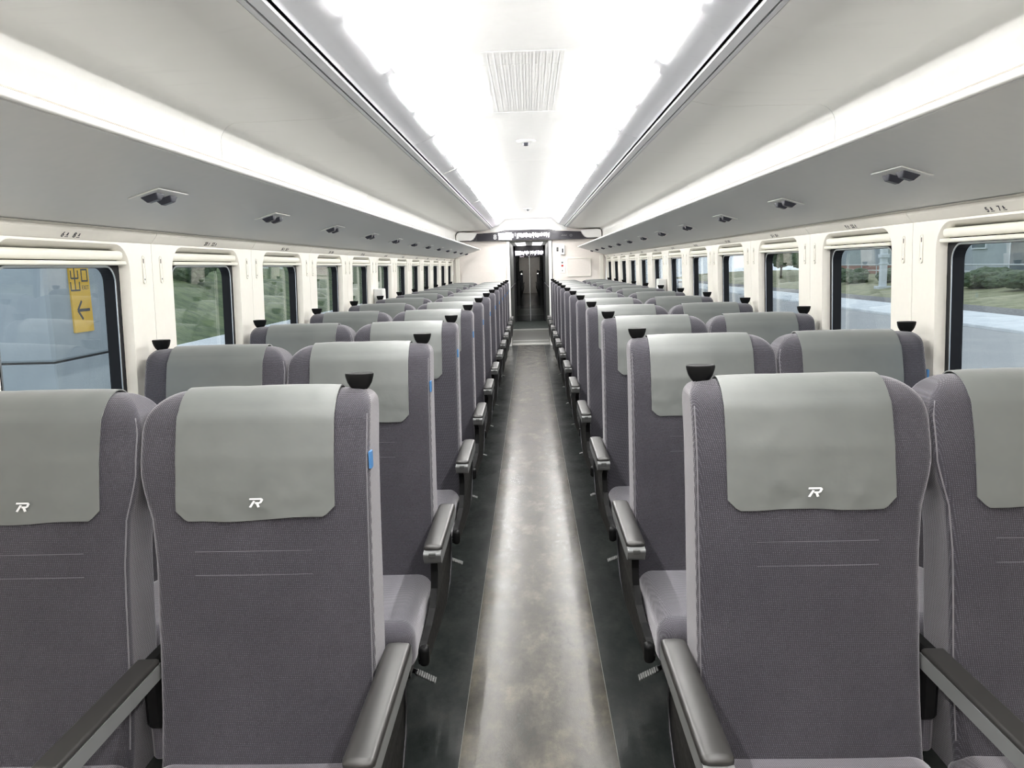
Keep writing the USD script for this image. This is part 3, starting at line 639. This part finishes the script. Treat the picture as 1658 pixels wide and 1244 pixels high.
def emblem_mesh():
    w_ = 0.115
    L = [LineString([(0.02, 0.92), (0.95, 0.92)]), LineString([(0.92, 0.92), (1.0, 0.80), (0.93, 0.56), (0.84, 0.50), (0.50, 0.50)]), LineString([(0.66, 0.50), (0.86, 0.04)]), LineString([(0.42, 0.72), (0.20, 0.04)])]
    g = unary_union([l.buffer(w_ * 0.8, cap_style=2, join_style=2) for l in L])
    g = affinity.skew(affinity.scale(g, 1.25, 1.0, origin=(0, 0)), xs=12, origin=(0, 0))
    g = affinity.translate(g, -0.62, -0.5); g = affinity.scale(g, 0.0215, 0.0195, origin=(0, 0))
    return extr(g, 0.0008)
EMB = emblem_mesh()

def bowl():
    loops = []
    for z, rx, ry in ((0.0, 0.006, 0.004), (0.0, 0.0165, 0.0105), (0.006, 0.0215, 0.0135), (0.014, 0.026, 0.0165), (0.024, 0.0292, 0.0185), (0.031, 0.0305, 0.0195), (0.0335, 0.0303, 0.0193), (0.0345, 0.029, 0.018), (0.0335, 0.0255, 0.015), (0.0335, 0.004, 0.003)):
        t = np.arange(28) * 2 * np.pi / 28; e = 0.8
        loops.append(np.stack([rx * np.sign(np.cos(t)) * np.abs(np.cos(t)) ** e, ry * np.sign(np.sin(t)) * np.abs(np.sin(t)) ** e, 0 * t + z], 1))
    return loft(loops)
BOWL = bowl()

def make_seat(name, label, s, aisle, seed, loc, group):
    """s = +1: handle side towards +x. Local x is measured from the seat's centre, y and z as in the carriage (row offset in loc)."""
    t = thing(name, label, 'seat', loc=loc, group=group)
    br = part('backrest', mirror(BACKREST, s), 'fabric', t, smooth=50)
    # piping down the front edges, stitched lines across
    for q in (0, 1):
        pts = []
        for z in np.linspace(0.42, ZTOP - 0.045, 24):
            xl, xr = x_edges(z); f, b = front_back(z); pts.append(((xr - 0.0045) if q else (xl + 0.0045), f + 0.0045, z))
        part('piping', mirror(tube(pts, 0.0014, 6), s), 'piping', br, smooth=True)
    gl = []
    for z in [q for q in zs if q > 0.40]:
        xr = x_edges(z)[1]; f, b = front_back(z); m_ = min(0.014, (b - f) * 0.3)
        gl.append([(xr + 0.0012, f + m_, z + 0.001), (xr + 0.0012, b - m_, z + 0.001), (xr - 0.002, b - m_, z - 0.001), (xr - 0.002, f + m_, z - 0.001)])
    part('side_gusset', mirror(loft(gl), s), 'gusset_lit', br, smooth=50, label='fabric side strip with aisle light painted in paler')  # aisle-side brightness comes from the paler colour
    for z in (0.832, 0.783):
        xs = np.linspace(-0.125, 0.12, 8); f = front_back(z)[0]
        part('stitch_line', mirror(tube([(x, f - 0.006 * (1 - (x / 0.235) ** 2) + 0.0004, z) for x in xs], 0.0009, 5), s), 'seam', br)
    xa, xb, sag = ((-0.160, 0.170, 0.004) if s > 0 else (-0.160, 0.178, -0.001)) if aisle else (-0.165, 0.158, 0.002)
    xa, xb = (xa, xb) if s > 0 else (-xb, -xa)
    cv_ = part('headrest_cover', make_cover(seed, xa, xb, sag), 'cover', t, smooth=60, label='smooth grey-green headrest cover')
    xe = (xa + xb) / 2; ze = 0.934; fy, fz = front_back(ze)[0], ze
    tl = np.array([0, front_back(ze + 0.01)[0] - front_back(ze - 0.01)[0], 0.02]); tl /= np.linalg.norm(tl)
    part('emblem', axis_map(EMB, (1, 0, 0), tl, (0, -tl[2], tl[1]), (xe, fy - 0.0145, fz)), 'emblem', cv_, label='silver letter emblem')
    gy = (front_back(ZTOP - 0.001)[0] + front_back(ZTOP - 0.001)[1]) / 2
    bw = BOWL.copy(); bw.apply_translation([0.209 * s, gy, ZTOP - 0.0035])
    part('grab_handle', bw, 'blackplastic', t, smooth=40, label='black bowl-shaped grab handle')
    if s > 0:
        zt_ = 1.012; f, b = front_back(zt_)
        part('blue_tag', bx(0.2395, 0.2450, f + 0.004, f + 0.024, zt_ - 0.019, zt_ + 0.017, 0.0006), 'tag', t, label='small blue fabric tag')
    # cushion
    cu = rbox([(x, y, z) for x in (-0.178, 0.186) for (y, z) in ((1.088, 0.372), (1.20, 0.366), (1.47, 0.346), (1.098, 0.315), (1.47, 0.30))], 0.05, 24)
    v = cu.vertices.copy(); top = v[:, 2] > 0.36; v[:, 2] -= 0.004 * top * (np.abs(v[:, 0]) < 0.15); cu.vertices = v
    part('seat_cushion', mirror(cu, s), 'cushion', t, smooth=50)
    part('seat_pan', mirror(bx(-0.20, 0.21, 1.10, 1.55, 0.22, 0.275, 0.01), s), 'blackplastic', t)
    part('pedestal', mirror(bx(-0.12, 0.12, 1.18, 1.46, 0.0, 0.222, 0.012), s), 'darkmetal', t)
    if aisle:                      # armrest over the aisle, outboard of the backrest (+x)
        x0, x1 = 0.254, 0.308
        arm = part('armrest', mirror(prism_x(Polygon([(1.160, 0.560), (1.168, 0.553), (1.575, 0.553), (1.592, 0.566), (1.594, 0.592), (1.17, 0.592), (1.146, 0.588)]).buffer(-0.006).buffer(0.006), x0 + 0.002, x1 - 0.001), s), 'padgrey', t, smooth=30, label='light grey armrest body')
        loops = []
        for y, w_, h_ in ((1.168, 0.6, 0.35), (1.172, 0.9, 0.8), (1.182, 1, 1), (1.35, 1, 1), (1.56, 1, 1), (1.580, 0.97, 0.9), (1.588, 0.8, 0.5)):
            a = np.linspace(0, 2 * np.pi, 20, endpoint=False); cxm = (x0 + x1) / 2; hw = (x1 - x0) / 2 + 0.001
            ex = np.sign(np.cos(a)) * np.abs(np.cos(a)) ** 0.45; ez = np.sign(np.sin(a)) * np.abs(np.sin(a)) ** 0.6
            loops.append(np.stack([cxm + hw * w_ * ex, 0 * a + y, 0.5955 + 0.0095 * h_ * ez + 0.0025 * h_ * (ez > 0) * (1 - ex ** 2)], 1))
        part('armrest_pad', mirror(loft(loops), s), 'pad', arm, smooth=60, label='black armrest pad')
        part('recline_button', mirror(bx(0.272, 0.292, 1.1475, 1.156, 0.577, 0.5895, 0.0015), s), 'pedal', arm, label='dark recline button')
        prof = [(1.25, 0.56), (1.585, 0.56), (1.588, 0.46), (1.575, 0.395), (1.53, 0.345), (1.44, 0.308), (1.30, 0.285), (1.14, 0.268), (1.108, 0.272), (1.098, 0.292), (1.108, 0.318), (1.14, 0.330), (1.20, 0.346), (1.26, 0.374), (1.30, 0.42), (1.315, 0.47), (1.315, 0.50)]
        sh = prism_x(Polygon(prof).buffer(-0.008).buffer(0.008), 0.266, 0.287); v = sh.vertices.copy()
        v[:, 0] -= 0.030 * np.clip((1.50 - v[:, 1]) / 0.4, 0, 1) ** 1.2; sh.vertices = v
        shp = part('side_shield', mirror(sh, s), 'blackplastic', t, smooth=30, label='curved black side shield')
        part('post', mirror(bx(0.250, 0.270, 1.33, 1.57, 0.30, 0.556, 0.006), s), 'blackplastic', shp)
        edge = [(0.288, 1.586, 0.54), (0.289, 1.588, 0.46), (0.288, 1.574, 0.397), (0.286, 1.53, 0.348), (0.281, 1.44, 0.312), (0.271, 1.30, 0.290), (0.258, 1.15, 0.274)]
        part('shield_trim', mirror(tube(edge, 0.0035, 8), s), 'darkmetal', shp, smooth=True)
        part('end_knob', mirror(rb(0.238, 0.268, 1.095, 1.135, 0.268, 0.325, 0.012, 12), s), 'blackplastic', shp, smooth=40)
        # foot pedal
        pts0, pts1 = np.array([0.15, 1.385, 0.115]), np.array([0.253, 1.325, 0.100]); dv = pts1 - pts0
        pd = part('foot_pedal', mirror(tube([pts0, pts0 + dv * 0.35], 0.008, 8), s), 'darkmetal', t, label='ribbed grey foot pedal')
        ribs = []
        for i in range(9):
            c = pts0 + dv * (0.36 + 0.075 * i); ribs.append(rbox([c + [0, -0.016, 0], c + [0, 0.016, 0], c + dv * 0.02 + [0, -0.016, 0], c + dv * 0.02 + [0, 0.016, 0]], 0.0030, 8))
        ribs.append(rbox([pts0 + dv * q_ + [0, w_, 0] for q_ in (0.33, 0.98) for w_ in (-0.014, 0.014)], 0.0022, 8))
        part('tread', mirror(cat_(ribs), s), 'pedal', pd)
    else:                          # middle armrest on the inner side (-x)
        x1, x0 = -0.222, -0.270
        arm = part('armrest', mirror(prism_x(Polygon([(1.14, 0.572), (1.16, 0.560), (1.53, 0.560), (1.54, 0.592), (1.14, 0.592)]).buffer(-0.006).buffer(0.006), x0, x1), s), 'padgrey', t, smooth=30, label='light grey middle armrest body')
        part('armrest_pad', mirror(rbox([(x, y, 0.5965) for x in (x0 + 0.007, x1 - 0.006) for y in (1.17, 1.525)], 0.0068, 12), s), 'pad', arm, smooth=50, label='black armrest pad')
        part('pivot_cover', mirror(bx(x0 + 0.004, x1 - 0.004, 1.525, 1.61, 0.44, 0.60, 0.01), s), 'blackplastic', arm)
        part('gap_filler', mirror(bx(-0.258, -0.226, 1.54, 1.61, 0.36, 0.53, 0.008), s), 'cushion', t, label='fabric filler between the seats')
    return t

XA, XWN = 0.575, 1.06
KINDS = [(-1, True, 1), (1, True, -1), (-1, False, -1), (1, False, 1)]      # side of the aisle, aisle seat?, handle direction
for side, aisle, s in KINDS:
    xc = side * (XA if aisle else XWN)
    protos = {}
    for k in range(NROW):
        where = 'by the aisle' if aisle else 'by the window'
        extra = ' with blue tag' if (s > 0 and aisle) else ''
        lab = f'grey woven {"aisle" if aisle else "window"} seat{extra}, {ORD[k]} row from the camera on the {SIDE[side]}'
        grp = f'{"aisle" if aisle else "window"} seats on the {SIDE[side]}'
        vkey = (k * 2 + (k // 3)) % 3
        if vkey not in protos:
            protos[vkey] = make_seat('train_seat', lab, s, aisle, seed=vkey + 3 * KINDS.index((side, aisle, s)) + 1, loc=(xc, k, 0), group=grp)
        else:
            copy(protos[vkey], (xc, k, 0), lab)

# ------------------------------------------------------------------ outside, left: platform, pillar with sign, green bank
solo('platform', bx(-7.2, -1.62, -10, 60, -1.1, 0.0, 0.02), 'plat', 'pale wet concrete platform outside the left windows', 'platform', kind='structure')
pl = thing('station_pillar', 'square blue-grey concrete pillar standing close outside the nearest left window', 'pillar', loc=(-3.2, 5.17, 0))
part('shaft', bx(-2.2, 0.0, 0.0, 0.72, 0.838, 4.2, 0.02), 'concrete', pl)
part('base', bx(-2.2, 0.0, 0.0, 0.72, 0.0, 0.83, 0.008), 'concrete', pl)
part('joint', bx(-2.19, -0.01, 0.01, 0.71, 0.825, 0.842), 'rubber', pl)
es = thing('exit_sign', 'yellow exit sign with an arrow on the pillar outside the left window', 'sign', loc=(-3.2, 5.545, 1.287))
part('board', prism_x(rrect(-0.12, 0.12, -0.27, 0.23, 0.006, 3), 0.0, 0.012), 'yellow', es)
st = []
def stroke(a0, b0, a1, b1, w=0.011): st.append(LineString([(a0, b0), (a1, b1)]).buffer(w / 2, cap_style=2))
# chu
for a in (stroke(-0.062, 0.19, -0.062, 0.02), stroke(-0.105, 0.165, -0.105, 0.108), stroke(-0.019, 0.165, -0.019, 0.108), stroke(-0.105, 0.11, -0.019, 0.11),
          stroke(-0.115, 0.085, -0.115, 0.022), stroke(-0.009, 0.085, -0.009, 0.022), stroke(-0.115, 0.026, -0.009, 0.026)): pass
for a in (stroke(0.025, 0.175, 0.025, 0.085), stroke(0.095, 0.175, 0.095, 0.085), stroke(0.02, 0.17, 0.10, 0.17), stroke(0.02, 0.09, 0.10, 0.09)): pass
for a in (stroke(-0.06, -0.115, 0.09, -0.115, 0.02), stroke(-0.062, -0.115, -0.005, -0.05, 0.018), stroke(-0.062, -0.115, -0.005, -0.18, 0.018)): pass
tx = axis_map(extr(unary_union(st), 0.001), (0, 1, 0), (0, 0, 1), (1, 0, 0), (0.012, 0, 0))
part('lettering', tx, 'ink', es, label='black exit characters and left arrow')
te = meshkit.text_mesh('EXIT', 0.028, 0.001); te.apply_scale([0.085 / te.bounds[1][0], 1, 1])
part('lettering', axis_map(te, (0, 1, 0), (0, 0, 1), (1, 0, 0), (0.012, 0.018, 0.03)), 'ink', es)

def terrain(name, x0, x1, y0, y1, zf, mat, label, cat, nx=40, ny=120):
    X, Y = np.meshgrid(np.linspace(x0, x1, nx), np.linspace(y0, y1, ny), indexing='ij'); P = np.stack([X, Y, 0 * X], -1)
    Z = zf(X, Y) + 0.35 * (meshkit.fbm(P * 0.6, 4, 3) - 0.5) * np.clip(np.abs(X - x0) / 2, 0, 1)
    v = np.stack([X, Y, Z], -1).reshape(-1, 3); f = []
    for i in range(nx - 1):
        for j in range(ny - 1):
            a = i * ny + j; f += [(a, a + ny, a + ny + 1), (a, a + ny + 1, a + 1)]
    m = trimesh.Trimesh(v, f, process=False)
    if m.face_normals[:, 2].mean() < 0: m.invert()
    return solo(name, m, mat, label, cat, kind='structure', smooth=True)
terrain('grass_bank', -7.2, -30, -5, 90, lambda x, y: np.clip((-x - 7.2) * 0.42, 0, 5.5) - 0.05, 'grass', 'steep green grass bank behind the platform on the left', 'grass')

def bush(name, c, r, mat, label, cat, group, trunk=None, seed=0, n=9, sq=0.8):
    rg = np.random.default_rng(seed); blobs = []
    for i in range(n):
        m = trimesh.creation.icosphere(3, 1.0); d = rg.normal(size=3); d /= np.linalg.norm(d); d[2] = abs(d[2]) * 0.9 if trunk is None else d[2]
        v = m.vertices; v = v * (1 + 0.55 * (meshkit.fbm(v * 3.1 + i * 9.7 + seed, 3) - 0.5))[:, None]
        rr = r * rg.uniform(0.38, 0.6); blobs.append(trimesh.Trimesh(v * [rr, rr, rr * sq] + d * r * 0.6 * np.array([1, 1, sq]) , m.faces, process=False))
    t = thing(name, label, cat, loc=c, group=group)
    part('foliage', cat_(blobs), mat, t)
    if trunk: part('trunk', tube([(0, 0, -trunk), (0.05, 0, -trunk * 0.5), (0, 0.04, 0)], 0.11), 'bark', t, smooth=True)
    else: part('stem', tube([(0, 0, -0.5), (0, 0, 0.2)], 0.05), 'bark', t)
    return t
for i, (x, y, z, r) in enumerate([(-10.5, 24, 1.5, 1.2), (-12, 31, 2.2, 1.6), (-11, 40, 1.9, 1.5), (-14, 20, 3.0, 1.6)]):
    bush('shrub', (x, y, z), r, 'leaf', f'dark green shrub on the grass bank outside the left windows, {ORD[i]} of four', 'shrub', 'shrubs on the left bank', seed=20 + i)

# ------------------------------------------------------------------ outside, right: apron, kerb, grass, hedge, building
solo('track_apron', bx(1.7, 15.2, -10, 90, -1.4, -1.10), 'apron', 'wide grey concrete apron outside the right windows', 'ground', kind='structure')
solo('kerb', bx(15.2, 18.6, -10, 90, -1.4, -0.98, 0.03), 'kerb', 'broad white painted concrete kerb beyond the apron on the right', 'kerb', kind='structure')
solo('ballast_strip', bx(18.6, 21.0, -10, 100, -1.4, -1.0), 'ballast', 'dark stone ballast strip behind the white kerb on the right', 'ballast', kind='stuff')
terrain('grass_verge', 21.0, 60, -10, 120, lambda x, y: -1.0 + np.clip((x - 21) * 0.09, 0, 0.7), 'drygrass', 'dry yellowish grass verge beyond the ballast on the right', 'grass')
for i in range(11):
    y = 30 + i * 4.0
    bush('hedge_bush', (26.2 + 0.4 * math.sin(i * 2.1), y, -0.35), 1.5, 'leaf', f'green bush before the railing outside the right windows, {ORD[i]} from the near end', 'bush', 'bushes along the right verge', seed=50 + i, n=7, sq=0.62)
rl = thing('railing', 'white metal railing in front of the grey building outside the right windows', 'railing', loc=(29.2, 0, -0.3))
for z in (1.0, 0.55): part('rail', tube([(0, 28, z), (0, 80, z)], 0.04), 'galv', rl)
for i in range(18): part('post', tube([(0, 28.5 + i * 3, -0.6), (0, 28.5 + i * 3, 1.02)], 0.04), 'galv', rl)
bd = thing('building', 'long blue-grey building with small windows behind the railing on the right', 'building', loc=(38, 40, -0.5))
part('wall', bx(0, 8, -14, 34, 0, 9), 'building', bd)
for i, (y0, y1, z0, z1) in enumerate([(6.5, 9.5, 1.4, 4.6), (12.5, 14.8, 2.6, 4.9), (15.4, 16.6, 3.2, 4.8), (20.5, 23.5, 0.3, 4.8), (27, 29, 2.4, 4.8), (0, 2.6, 0.3, 4.4)]):
    wn = part('window', bx(-0.12, 0.05, y0, y1, z0, z1), 'bglass', bd)
    part('window_frame', prism_x(sbox(y0 - 0.1, z0 - 0.1, y1 + 0.1, z1 + 0.1).difference(sbox(y0, z0, y1, z1)), -0.16, 0.05), 'pole', wn)
part('cornice', bx(-0.3, 8.2, -14.2, 34.2, 9, 9.4), 'pole', bd)
up_ = thing('utility_pole', 'pale blue-white square post on a base plate seen through the second right window', 'pole', loc=(24, 54.4, -0.66))
part('shaft', bx(-0.2, 0.2, -0.2, 0.2, 0.05, 8, 0.03), 'pole', up_)
part('band', bx(-0.24, 0.24, -0.24, 0.24, 1.5, 1.62, 0.02), 'pole', up_)
part('band', bx(-0.28, 0.28, -0.28, 0.28, 1.95, 2.2, 0.02), 'pole', up_)
part('base_plate', bx(-0.42, 0.42, -0.42, 0.42, -0.2, 0.06, 0.02), 'pole', up_)
sh_ = thing('shed', 'low shed with a reddish base wall beyond the grass on the right', 'shed', loc=(34, 84, -0.4))
part('wall', bx(0, 6, -6, 10, 0.9, 4.2), 'building', sh_)
part('base_wall', bx(-0.05, 6, -6, 10, -0.5, 0.9), 'shedred', sh_)
part('roof', prism_y([(-0.5, 4.2), (6.5, 4.2), (3, 5.8)], -6.5, 10.5), 'roof', sh_)
for i, (x, y, r) in enumerate([(26, 76, 1.7), (26.4, 84, 1.8)]):
    bush('tree', (x, y, 2.2), r, 'leaf', f'dark green tree beyond the pole on the right, {ORD[i]} one', 'tree', 'trees on the right', trunk=2.9, seed=90 + i, n=10, sq=1.0)
